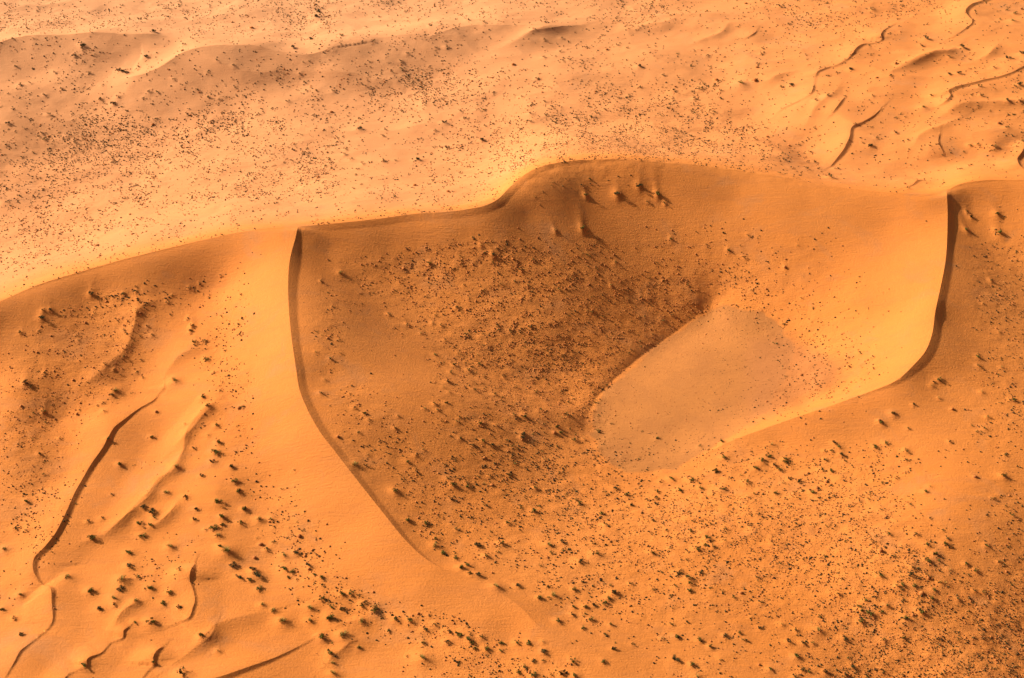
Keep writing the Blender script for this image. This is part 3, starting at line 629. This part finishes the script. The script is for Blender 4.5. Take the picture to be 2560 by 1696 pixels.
me.loops.add(tris.size); me.loops.foreach_set("vertex_index", tris.astype(np.int32).ravel())
me.polygons.add(len(tris)); me.polygons.foreach_set("loop_start", (np.arange(len(tris)) * 3).astype(np.int32))
me.update(calc_edges=True)
me.polygons.foreach_set("use_smooth", np.ones(len(tris), bool))
ev = np.empty(len(me.edges) * 2, np.int32); me.edges.foreach_get("vertices", ev); ev = ev.reshape(-1, 2)
sh = me.attributes.new("sharp_edge", 'BOOLEAN', 'EDGE'); sh.data.foreach_set("value", (on_crest[ev[:, 0]] & on_crest[ev[:, 1]]))

# what the sand itself is like: pan floor, pale plain
def poly_mask(poly, soft):
    L = np.array(poly + poly[:1], float); x, y = hit(L[:, 0], L[:, 1])
    C = catmull(np.column_stack([x, y, x * 0]), 4.0)
    d = np.full(len(xf), 999.); R = soft * 4 + 5
    m = (xf > C[:, 0].min() - R) & (xf < C[:, 0].max() + R) & (yf > C[:, 1].min() - R) & (yf < C[:, 1].max() + R)
    dist, _, _ = curve_dist(C, xf[m], yf[m]); dist = np.abs(dist)
    px, py = xf[m], yf[m]; ins = np.zeros(len(px), bool)
    for i in range(len(C) - 1):
        x1, y1_, x2, y2_ = C[i, 0], C[i, 1], C[i + 1, 0], C[i + 1, 1]
        c = ((y1_ > py) != (y2_ > py)) & (px < (x2 - x1) * (py - y1_) / (y2_ - y1_ + 1e-12) + x1)
        ins ^= c
    out = np.zeros(len(xf)); out[m] = sstep(-soft, soft, np.where(ins, dist, -dist) + 5 * fbm(px / 14, py / 14, 91, 3))
    return out
pan = poly_mask([(1375,930),(1420,885),(1480,830),(1560,770),(1620,725),(1680,706),(1740,715),(1790,745),(1820,790),(1830,820),(1800,900),(1770,950),(1700,1000),(1600,1060),(1520,1090),(1430,1090),(1370,1010)], 1.5)
pan2 = poly_mask([(1740,790),(1800,775),(1880,815),(1945,850),(1920,890),(1840,935),(1740,975)], 9)
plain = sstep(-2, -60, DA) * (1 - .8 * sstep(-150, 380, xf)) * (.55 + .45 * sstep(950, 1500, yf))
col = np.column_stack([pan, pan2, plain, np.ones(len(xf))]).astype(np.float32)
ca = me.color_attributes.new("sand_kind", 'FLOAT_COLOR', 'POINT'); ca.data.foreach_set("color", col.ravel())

ground = bpy.data.objects.new("sand_ground", me); COL.objects.link(ground)
ground["kind"] = "structure"; ground["label"] = "orange desert sand with tall dunes, a bowl and a flat pan"

# ------------------------------------------------------------------ materials
def newmat(name, rough=.9):
    m = bpy.data.materials.new(name); m.use_nodes = True
    b = m.node_tree.nodes["Principled BSDF"]; b.inputs["Roughness"].default_value = rough
    b.inputs["Specular IOR Level"].default_value = .15
    return m, m.node_tree, b
SAND = (0.67, 0.211, 0.034, 1)
def N(nt, t, **kw):
    n = nt.nodes.new(t)
    for k, v in kw.items(): setattr(n, k, v)
    return n
def mixc(nt, fac, a, b):
    n = N(nt, "ShaderNodeMix", data_type='RGBA')
    if isinstance(fac, (int, float)): n.inputs[0].default_value = fac
    else: nt.links.new(fac, n.inputs[0])
    for i, v in ((6, a), (7, b)):
        if isinstance(v, tuple): n.inputs[i].default_value = v
        else: nt.links.new(v, n.inputs[i])
    return n.outputs[2]
def maprange(nt, v, a, b, c, d):
    n = N(nt, "ShaderNodeMapRange"); nt.links.new(v, n.inputs[0])
    for i, q in enumerate((a, b, c, d)): n.inputs[i + 1].default_value = q
    return n.outputs[0]
m, nt, b = newmat("sand")
geo = N(nt, "ShaderNodeNewGeometry")
def noi(scale, detail=4, rough=.55, vec=None, dist=0.0):
    n = N(nt, "ShaderNodeTexNoise"); n.inputs["Scale"].default_value = scale; n.inputs["Detail"].default_value = detail
    n.inputs["Roughness"].default_value = rough; n.inputs["Distortion"].default_value = dist
    nt.links.new(vec or geo.outputs["Position"], n.inputs["Vector"]); return n.outputs[0]
at = N(nt, "ShaderNodeAttribute", attribute_name="sand_kind")
sep = N(nt, "ShaderNodeSeparateColor"); nt.links.new(at.outputs["Color"], sep.inputs[0])
c = mixc(nt, maprange(nt, noi(.012, 3), .35, .65, 0, 1), SAND, (0.70, 0.232, 0.043, 1))
c = mixc(nt, maprange(nt, noi(.03, 4, .6, dist=1.0), .56, .70, 0, .3), c, (0.48, 0.205, 0.075, 1))
mp = N(nt, "ShaderNodeMapping"); mp.inputs["Rotation"].default_value = (0, 0, math.radians(38)); mp.inputs["Scale"].default_value = (.12, .8, .5)
nt.links.new(geo.outputs["Position"], mp.inputs["Vector"])
c = mixc(nt, maprange(nt, noi(.22, 6, .7, mp.outputs[0]), .46, .72, 0, .36), c, (0.50, 0.170, 0.045, 1))
c = mixc(nt, maprange(nt, noi(.022, 5, .62, dist=.6), .60, .72, 0, .4), c, (0.46, 0.205, 0.078, 1))
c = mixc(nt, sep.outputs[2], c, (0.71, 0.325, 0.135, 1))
pn = mixc(nt, maprange(nt, noi(.035, 5, .6), .42, .62, 0, 1), (0.50, 0.190, 0.044, 1), (0.42, 0.160, 0.040, 1))
pn = mixc(nt, maprange(nt, noi(1.6, 4, .7), .35, .7, 0, .35), pn, (0.35, 0.130, 0.036, 1))
c = mixc(nt, maprange(nt, sep.outputs[0], 0, 1, 0, .85), c, pn)
c = mixc(nt, maprange(nt, sep.outputs[1], 0, 1, 0, .75), c, (0.45, 0.163, 0.046, 1))
c = mixc(nt, maprange(nt, noi(1.1, 5, .65), .3, .7, 0, .16), c, (0.42, 0.15, 0.05, 1))
nt.links.new(c, b.inputs["Base Color"])
bump = N(nt, "ShaderNodeBump"); bump.inputs["Strength"].default_value = .8; bump.inputs["Distance"].default_value = .4
hh = N(nt, "ShaderNodeMath", operation='ADD'); nt.links.new(noi(.9, 6, .65), hh.inputs[0]); nt.links.new(noi(1.0, 4, .65, mp.outputs[0]), hh.inputs[1])
nt.links.new(hh.outputs[0], bump.inputs["Height"]); nt.links.new(bump.outputs[0], b.inputs["Normal"])
me.materials.append(m); SANDM = m
print("terrain done", len(xf))

# ------------------------------------------------------------------ plants
def ground_z(x, y):
    z = height(x, y)[0]
    return z + mounds_at(x, y)
def plantmat(name, base, tip, sc=3.0):
    m, nt, b = newmat(name, .95)
    tc = N(nt, "ShaderNodeObjectInfo"); g = N(nt, "ShaderNodeNewGeometry")
    n = N(nt, "ShaderNodeTexNoise"); n.inputs["Scale"].default_value = sc; n.inputs["Detail"].default_value = 2
    nt.links.new(g.outputs["Position"], n.inputs["Vector"])
    c = mixc(nt, maprange(nt, n.outputs[0], .38, .62, 0, 1), base, tip)
    nt.links.new(c, b.inputs["Base Color"]); return m
M_GREEN = plantmat("shrub_foliage", (.075, .078, .016, 1), (.26, .215, .035, 1), 1.3)
M_DARK = plantmat("dark_foliage", (.030, .034, .016, 1), (.10, .092, .025, 1), 1.5)
M_DRY = plantmat("dry_grass", (.30, .19, .045, 1), (.50, .37, .09, 1), 2.0)
M_WOOD = plantmat("dead_twigs", (.10, .06, .03, 1), (.20, .12, .055, 1), 4.0)
M_LOW = plantmat("low_growth", (.030, .020, .010, 1), (.13, .082, .024, 1), .35)
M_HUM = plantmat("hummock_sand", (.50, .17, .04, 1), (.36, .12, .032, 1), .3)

def mesh_np(name, V, F, mat):
    me = bpy.data.meshes.new(name)
    V = np.asarray(V, np.float32); F = np.asarray(F, np.int32)
    me.vertices.add(len(V)); me.vertices.foreach_set("co", V.ravel())
    me.loops.add(F.size); me.loops.foreach_set("vertex_index", F.ravel())
    me.polygons.add(len(F)); me.polygons.foreach_set("loop_start", (np.arange(len(F)) * F.shape[1]).astype(np.int32))
    me.update(calc_edges=True); me.validate(); me.materials.append(mat)
    return me
def leaf_cloud(r, n, size, flat=.62, lobes=4):
    """many leaf-sized triangles filling an uneven low crown about 1 m across"""
    ang = r.uniform(0, 6.28, lobes); lr = r.uniform(.12, .42, lobes); lz = r.uniform(.10, .30, lobes) * flat / .62
    ls = r.uniform(.13, .27, lobes)
    k = r.integers(0, lobes, n)
    d = r.standard_normal((n, 3)); d /= np.linalg.norm(d, axis=1)[:, None]
    rad = r.random(n)**.45
    c = np.column_stack([np.cos(ang[k]) * lr[k], np.sin(ang[k]) * lr[k], lz[k]]) + d * (ls[k] * rad)[:, None] * [1, 1, flat]
    c[:, 2] = np.abs(c[:, 2]) + .01
    a = r.standard_normal((n, 3)); b = r.standard_normal((n, 3))
    a /= np.linalg.norm(a, axis=1)[:, None]; b /= np.linalg.norm(b, axis=1)[:, None]
    sz = size * r.uniform(.6, 1.3, n)[:, None]
    V = np.stack([c + a * sz, c + b * sz, c - (a + b) * sz * .6], 1).reshape(-1, 3)
    return V, np.arange(3 * n).reshape(-1, 3)
def twig_fan(r, n, length, thick, up=.5, spread=1.0):
    """thin tapering stems fanning out from the root"""
    V, F = [], []
    for i in range(n):
        a = r.uniform(0, 6.283); e = r.uniform(.15, 1.0) * up * 1.57
        L = length * r.uniform(.55, 1.1)
        tip = np.array([math.cos(a) * math.cos(e) * spread, math.sin(a) * math.cos(e) * spread, math.sin(e)]) * L
        mid = tip * .55 + np.array([0, 0, L * .12]); root = tip * .05; root[2] = -.03
        s_ = np.array([-math.sin(a), math.cos(a), 0]) * thick; u_ = np.array([0, 0, thick])
        k = len(V); V += [root - s_, root + s_, root + u_, mid - s_ * .7, mid + s_ * .7, mid + u_ * .7, tip]
        F += [(k, k+3, k+1), (k+1, k+3, k+4), (k+1, k+4, k+2), (k+2, k+4, k+5), (k+2, k+5, k), (k, k+5, k+3), (k+3, k+6, k+4), (k+4, k+6, k+5), (k+5, k+6, k+3)]
    return np.array(V), np.array(F)

RV = np.random.default_rng(5)
FOL = {}
for kind, mat in (("green", M_GREEN), ("dark", M_DARK)):
    FOL[kind] = []
    for v in range(6):
        V, F = leaf_cloud(RV, 340, .060, flat=.5 if v % 2 else .62, lobes=3 + v)
        FOL[kind].append((mesh_np("foliage", V, F, mat), mesh_np("branches", *twig_fan(RV, 16, .52, .012, .6), M_WOOD)))
TUS = []
for v in range(5):
    V1, F1 = twig_fan(RV, 120, .60, .008, .75); V2, F2 = twig_fan(RV, 26, .34, .014, .4)
    TUS.append((mesh_np("blades", V1, F1, M_DRY), mesh_np("root_leaves", *leaf_cloud(RV, 90, .05, .4, 3), M_GREEN)))

bz_ = ground_z(bx_, by_)
appear = bw / dist_b
isg = big[:, 3] > .5
vis = (big[:, 0] > 3) & (big[:, 0] < PW - 3) & (big[:, 1] > 3) & (big[:, 1] < PH - 2)
order = np.argsort(-appear)
shr = [i for i in order if not isg[i] and vis[i]][:300]
tus = [i for i in order if isg[i] and vis[i]]
rest = [i for i in range(len(big)) if i not in set(shr) | set(tus)]

# ---- wording that tells each plant apart
def where_is(px, py):
    """a findable place for a plant; px, py in the 2367-wide survey frame"""
    Rg = [
     ("on the shaded slope just under the rear crest", lambda: 1150 < px < 1900 and 395 < py < 500),
     ("along the upper edge of the bowl's dark wall", lambda: 760 < px < 1500 and 500 <= py < 620),
     ("on the lit rear right wall of the bowl", lambda: 1500 <= px < 2185 and 450 < py < 700),
     ("on the dark left wall of the bowl", lambda: 960 <= px < 1560 and 620 <= py < 900),
     ("beside the bare sand patch inside the left arm", lambda: 690 < px < 960 and 620 <= py < 1010),
     ("on the lumpy slope left of the pale pan", lambda: 960 <= px < 1380 and 900 <= py < 1100),
     ("at the near rim of the pale pan", lambda: 1380 <= px < 1700 and 980 <= py < 1110),
     ("between the pan and the right arm's foot", lambda: 1380 <= px < 2100 and 700 <= py < 980),
     ("on the apron below the right arm's tip", lambda: 1640 <= px < 1900 and 1020 <= py < 1240),
     ("on the open slope outside the right arm's curve", lambda: 1900 <= px < 2367 and 880 <= py < 1140),
     ("high outside the upper right arm of the dune", lambda: px >= 2180 and 430 < py < 640),
     ("in the speckled strip outside the right arm", lambda: px >= 2100 and 640 <= py < 880),
     ("in the scatter right of the bright ripples", lambda: px >= 2180 and 1140 <= py < 1340),
     ("around the small bright ripples at lower right", lambda: 1980 <= px < 2180 and 1140 <= py < 1340),
     ("below the small bright ripples at lower right", lambda: 1980 <= px and 1340 <= py < 1460),
     ("in the dense speckle of the bottom right corner", lambda: 1980 <= px and py >= 1460),
     ("in the finely speckled hollow below the pan", lambda: 1600 <= px < 1980 and 1200 <= py < 1400),
     ("on the bottom edge below the speckled hollow", lambda: 1500 <= px < 1980 and py >= 1400),
     ("in the tufted field beside the left slip face", lambda: 780 <= px < 1010 and 1000 <= py < 1310),
     ("in the middle of the tufted field", lambda: 1010 <= px < 1300 and 1080 <= py < 1240),
     ("in the upper right of the tufted field", lambda: 1300 <= px < 1640 and 1080 <= py < 1240),
     ("where the left arm fades into the tufted field", lambda: 1000 <= px < 1300 and 1240 <= py < 1400),
     ("in the lower right of the tufted field", lambda: 1300 <= px < 1640 and 1240 <= py < 1400),
     ("in the plant band along the left arm's foot", lambda: 690 <= px < 900 and 1290 <= py < 1450),
     ("in the plant band curving along the bottom", lambda: 900 <= px < 1200 and 1380 <= py < 1520),
     ("at the bottom edge below the plant band", lambda: 700 <= px < 1200 and py >= 1450),
     ("on the bottom edge right of the dark band", lambda: 1200 <= px < 1500 and py >= 1400),
     ("under the crest at the far left", lambda: px < 320 and 600 < py < 800),
     ("on the pitted slope at the left edge", lambda: px < 330 and 800 <= py < 1050),
     ("on the smooth swelling above the winding ridge", lambda: 180 <= px < 420 and 640 < py < 930),
     ("beside the bare flank near the upper left arm", lambda: 380 <= px < 580 and 640 <= py < 860),
     ("left of the bare flank of the left arm", lambda: 380 <= px < 620 and 860 <= py < 1100),
     ("in the hollow right of the long winding ridge", lambda: 180 <= px < 400 and 930 <= py < 1200),
     ("on the left edge outside the long winding ridge", lambda: px < 180 and 1050 <= py < 1300),
     ("in the upper tuft belt beside the bare flank", lambda: 400 <= px < 700 and 1100 <= py < 1260),
     ("in the lower tuft belt beside the bare flank", lambda: 460 <= px < 700 and 1260 <= py < 1420),
     ("in the basin beside the winding ridge's lower bend", lambda: 130 <= px < 400 and 1200 <= py < 1400),
     ("beside the short ridge inside the lower left basin", lambda: 330 <= px < 480 and 1260 <= py < 1440),
     ("among the small crests at the bottom left", lambda: px < 560 and py >= 1400),
     ("in the basin at lower left", lambda: px < 460 and py >= 1200),
     ("by the smooth crest near the bottom left", lambda: 460 <= px < 900 and py >= 1400),
     ("in the dip of the far upper left dune", lambda: px < 420 and 95 < py < 215),
     ("on the far left plain above the pitted hollow", lambda: px < 420 and 215 <= py < 330),
     ("on the far plain beyond the upper left dune", lambda: px < 900 and py < 110),
     ("around the upper left dune's long crest", lambda: 420 <= px < 780 and 95 < py < 300),
     ("in the far round hollow at top centre", lambda: 780 <= px < 1080 and 95 < py < 250),
     ("on the far plain above the rear crest", lambda: 780 <= px < 1200 and 250 <= py < 480),
     ("on the pale plain behind the left crest", lambda: px < 780 and 300 <= py < 640),
     ("on the mottled plain at top centre", lambda: 900 <= px < 1500 and py < 250),
     ("on the plain beyond the rear crest's high point", lambda: 1080 <= px < 1560 and 200 <= py < 400),
     ("among the small crests at the top right corner", lambda: px >= 2100 and py < 220),
     ("among the small crests at upper right", lambda: px >= 1850 and 200 <= py < 430),
     ("on the plain left of the upper right crests", lambda: 1500 <= px < 1900 and py < 430),
     ("on the plain between the upper right crests", lambda: px >= 1800 and py < 260),
    ]
    for t, f in Rg:
        if f(): return t
    return "on the open sand"
ORD = ["leftmost", "second from left", "third from left", "fourth from left", "fifth from left", "sixth from left", "seventh from left", "eighth from left", "ninth from left",
       "tenth from left", "eleventh from left", "twelfth from left", "thirteenth from left", "fourteenth from left", "fifteenth from left", "sixteenth from left"]
RL = np.random.default_rng(9)
info = {}
sizes = np.array([appear[i] for i in shr])
hi, lo = np.quantile(sizes, [.72, .30])
far_green = lambda i: big[i, 1] > 430
for i in shr:
    dark = (not far_green(i)) or RL.random() < .30
    sz = "large" if appear[i] > hi else ("small" if appear[i] < lo else "middling")
    info[i] = ["dark" if dark else "green", sz, where_is(big[i, 0], big[i, 1])]
for i in tus: info[i] = ["dry", "", where_is(big[i, 0], big[i, 1])]
groups = {}
for i, (c_, sz, wh) in info.items(): groups.setdefault((c_, sz, wh), []).append(i)
label = {}
for (c_, sz, wh), L in groups.items():
    L.sort(key=lambda i: big[i, 0])
    noun = {"green": "green shrub", "dark": "dark shrub", "dry": "dry grass tussock"}[c_]
    for k, i in enumerate(L):
        if len(L) == 1: label[i] = f"{sz} {noun} {wh}".strip()
        else:
            o = "rightmost" if k == len(L) - 1 else ORD[min(k, 15)]
            label[i] = f"{sz} {noun} {wh}, {o}".strip()
def put(i, name, cat, parts, grp, scale, zs):
    root = bpy.data.objects.new(name, None); root.empty_display_size = .3
    root.location = (bx_[i], by_[i], bz_[i] - .04 * scale); root.rotation_euler = (0, 0, RL.uniform(0, 6.28)); root.scale = (scale, scale * RL.uniform(.55, 1.0), zs * scale * .85)
    COL.objects.link(root)
    root["label"] = label[i]; root["category"] = cat; root["group"] = grp
    for pn, m_ in parts:
        o = bpy.data.objects.new(pn, m_); o.parent = root; COL.objects.link(o)
for i in shr:
    f, t = FOL[info[i][0]][RL.integers(0, 6)]
    put(i, "desert_shrub", "shrub", (("foliage", f), ("branches", t)), "larger shrubs dotted over the dunes", bw[i] * 1.25, RL.uniform(.85, 1.25))
for i in tus:
    f, t = TUS[RL.integers(0, 5)]
    put(i, "grass_tussock", "tussock", (("blades", f), ("root_leaves", t)), "dry grass tussocks on the sand", bw[i] * 1.05, RL.uniform(.8, 1.1))

# ---- the thousands of small plants and sand hummocks nobody could count
allx = np.concatenate([sx_, bx_[rest]]); ally = np.concatenate([sy_, by_[rest]]); allw = np.concatenate([sw, bw[rest]])
allp = np.concatenate([qx, big[rest, 0]]), np.concatenate([qy, big[rest, 1]])
# fine pimples on the pan
gxp, gyp = R2.uniform(1380, 1930, 1500), R2.uniform(710, 1085, 1500)
pxp, pyp = hit(gxp, gyp); _f = np.abs(bil(BZ, pxp, pyp) - 2.5) < 4.5
pxp, pyp, gxp, gyp = pxp[_f], pyp[_f], gxp[_f], gyp[_f]
allx = np.concatenate([allx, pxp]); ally = np.concatenate([ally, pyp]); allw = np.concatenate([allw, R2.uniform(.3, .6, len(pxp))])
allp = np.concatenate([allp[0], gxp]), np.concatenate([allp[1], gyp])
allz = ground_z(allx, ally)
inbowl = (allp[0] > 740) & (allp[0] < 1640) & (allp[1] > 520) & (allp[1] < 1000)
leftpit = (allp[0] < 420) & (allp[1] > 720) & (allp[1] < 1120)
pr = np.where(inbowl, .88, np.where(leftpit, .93, np.where(allp[1] < 480, .25, .40))); pr = np.where(allw > 1.35, .08, pr); allw = np.where(leftpit & (allw < 1.3), allw * .85, allw)
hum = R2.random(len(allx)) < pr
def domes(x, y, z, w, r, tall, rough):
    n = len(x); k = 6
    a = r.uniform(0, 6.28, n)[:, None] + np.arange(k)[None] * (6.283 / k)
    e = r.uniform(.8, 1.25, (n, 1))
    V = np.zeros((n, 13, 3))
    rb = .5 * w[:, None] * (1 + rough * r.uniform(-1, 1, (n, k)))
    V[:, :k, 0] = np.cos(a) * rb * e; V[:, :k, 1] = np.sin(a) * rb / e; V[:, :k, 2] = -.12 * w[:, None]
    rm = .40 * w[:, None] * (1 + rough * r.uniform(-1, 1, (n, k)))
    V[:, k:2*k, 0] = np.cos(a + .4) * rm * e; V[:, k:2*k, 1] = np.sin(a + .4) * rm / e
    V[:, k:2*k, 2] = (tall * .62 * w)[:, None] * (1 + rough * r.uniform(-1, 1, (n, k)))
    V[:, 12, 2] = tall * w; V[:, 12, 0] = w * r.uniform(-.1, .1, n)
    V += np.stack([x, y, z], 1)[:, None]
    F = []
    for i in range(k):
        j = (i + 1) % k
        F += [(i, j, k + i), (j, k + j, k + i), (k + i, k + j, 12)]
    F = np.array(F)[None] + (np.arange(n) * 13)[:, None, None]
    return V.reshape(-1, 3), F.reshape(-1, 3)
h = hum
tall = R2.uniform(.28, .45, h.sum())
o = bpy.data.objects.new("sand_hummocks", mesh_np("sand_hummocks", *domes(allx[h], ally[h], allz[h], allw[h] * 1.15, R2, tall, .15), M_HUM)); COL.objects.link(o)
o["kind"] = "stuff"; o["label"] = "countless small sand hummocks pitting the dune slopes"
l = (~hum) & (allw < 1.35)
tall = R2.uniform(.38, .75, l.sum())
o = bpy.data.objects.new("low_plants", mesh_np("low_plants", *domes(allx[l], ally[l], allz[l], allw[l], R2, tall, .38), M_LOW)); COL.objects.link(o)
o["kind"] = "stuff"; o["label"] = "countless small dark plants speckling plain and dunes"
b_ = (~hum) & (allw >= 1.35)
tmpl = [leaf_cloud(RV, 46, .12, .6, 3) for _ in range(12)]
tufts = [twig_fan(RV, 12, .62, .02, .7) for _ in range(8)]
def stuff_of(idxs, tmpl, name, mat, lab):
    VV, FF, off = [], [], 0
    for i in idxs:
        V, F = tmpl[R2.integers(0, len(tmpl))]
        a = R2.uniform(0, 6.28); ca_, sa_ = math.cos(a), math.sin(a); w = allw[i] * 1.2
        X2 = (V[:, 0] * ca_ - V[:, 1] * sa_) * w + allx[i]; Y2 = (V[:, 0] * sa_ + V[:, 1] * ca_) * w + ally[i]
        VV.append(np.column_stack([X2, Y2, V[:, 2] * w * R2.uniform(.7, 1.1) + allz[i]])); FF.append(F + off); off += len(V)
    o = bpy.data.objects.new(name, mesh_np(name, np.vstack(VV), np.vstack(FF), mat)); COL.objects.link(o)
    o["kind"] = "stuff"; o["label"] = lab
idxs = np.where(b_)[0]; dry = (R2.random(len(idxs)) < .3) & (allp[1][idxs] > 420)
M_MID = plantmat("bush_foliage", (.04, .042, .014, 1), (.19, .155, .03, 1), .6)
stuff_of(idxs[~dry], tmpl, "small_bushes", M_MID, "small leafy bushes scattered thickly between the larger shrubs")
stuff_of(idxs[dry], tufts, "dry_tufts", M_DRY, "small straw-coloured grass tufts scattered among the bushes")
for v in label.values():
    if len(v.split()) > 16: print("LONG", v)
print("plants", len(shr), len(tus), h.sum(), l.sum(), b_.sum(), "mounds", len(MX))
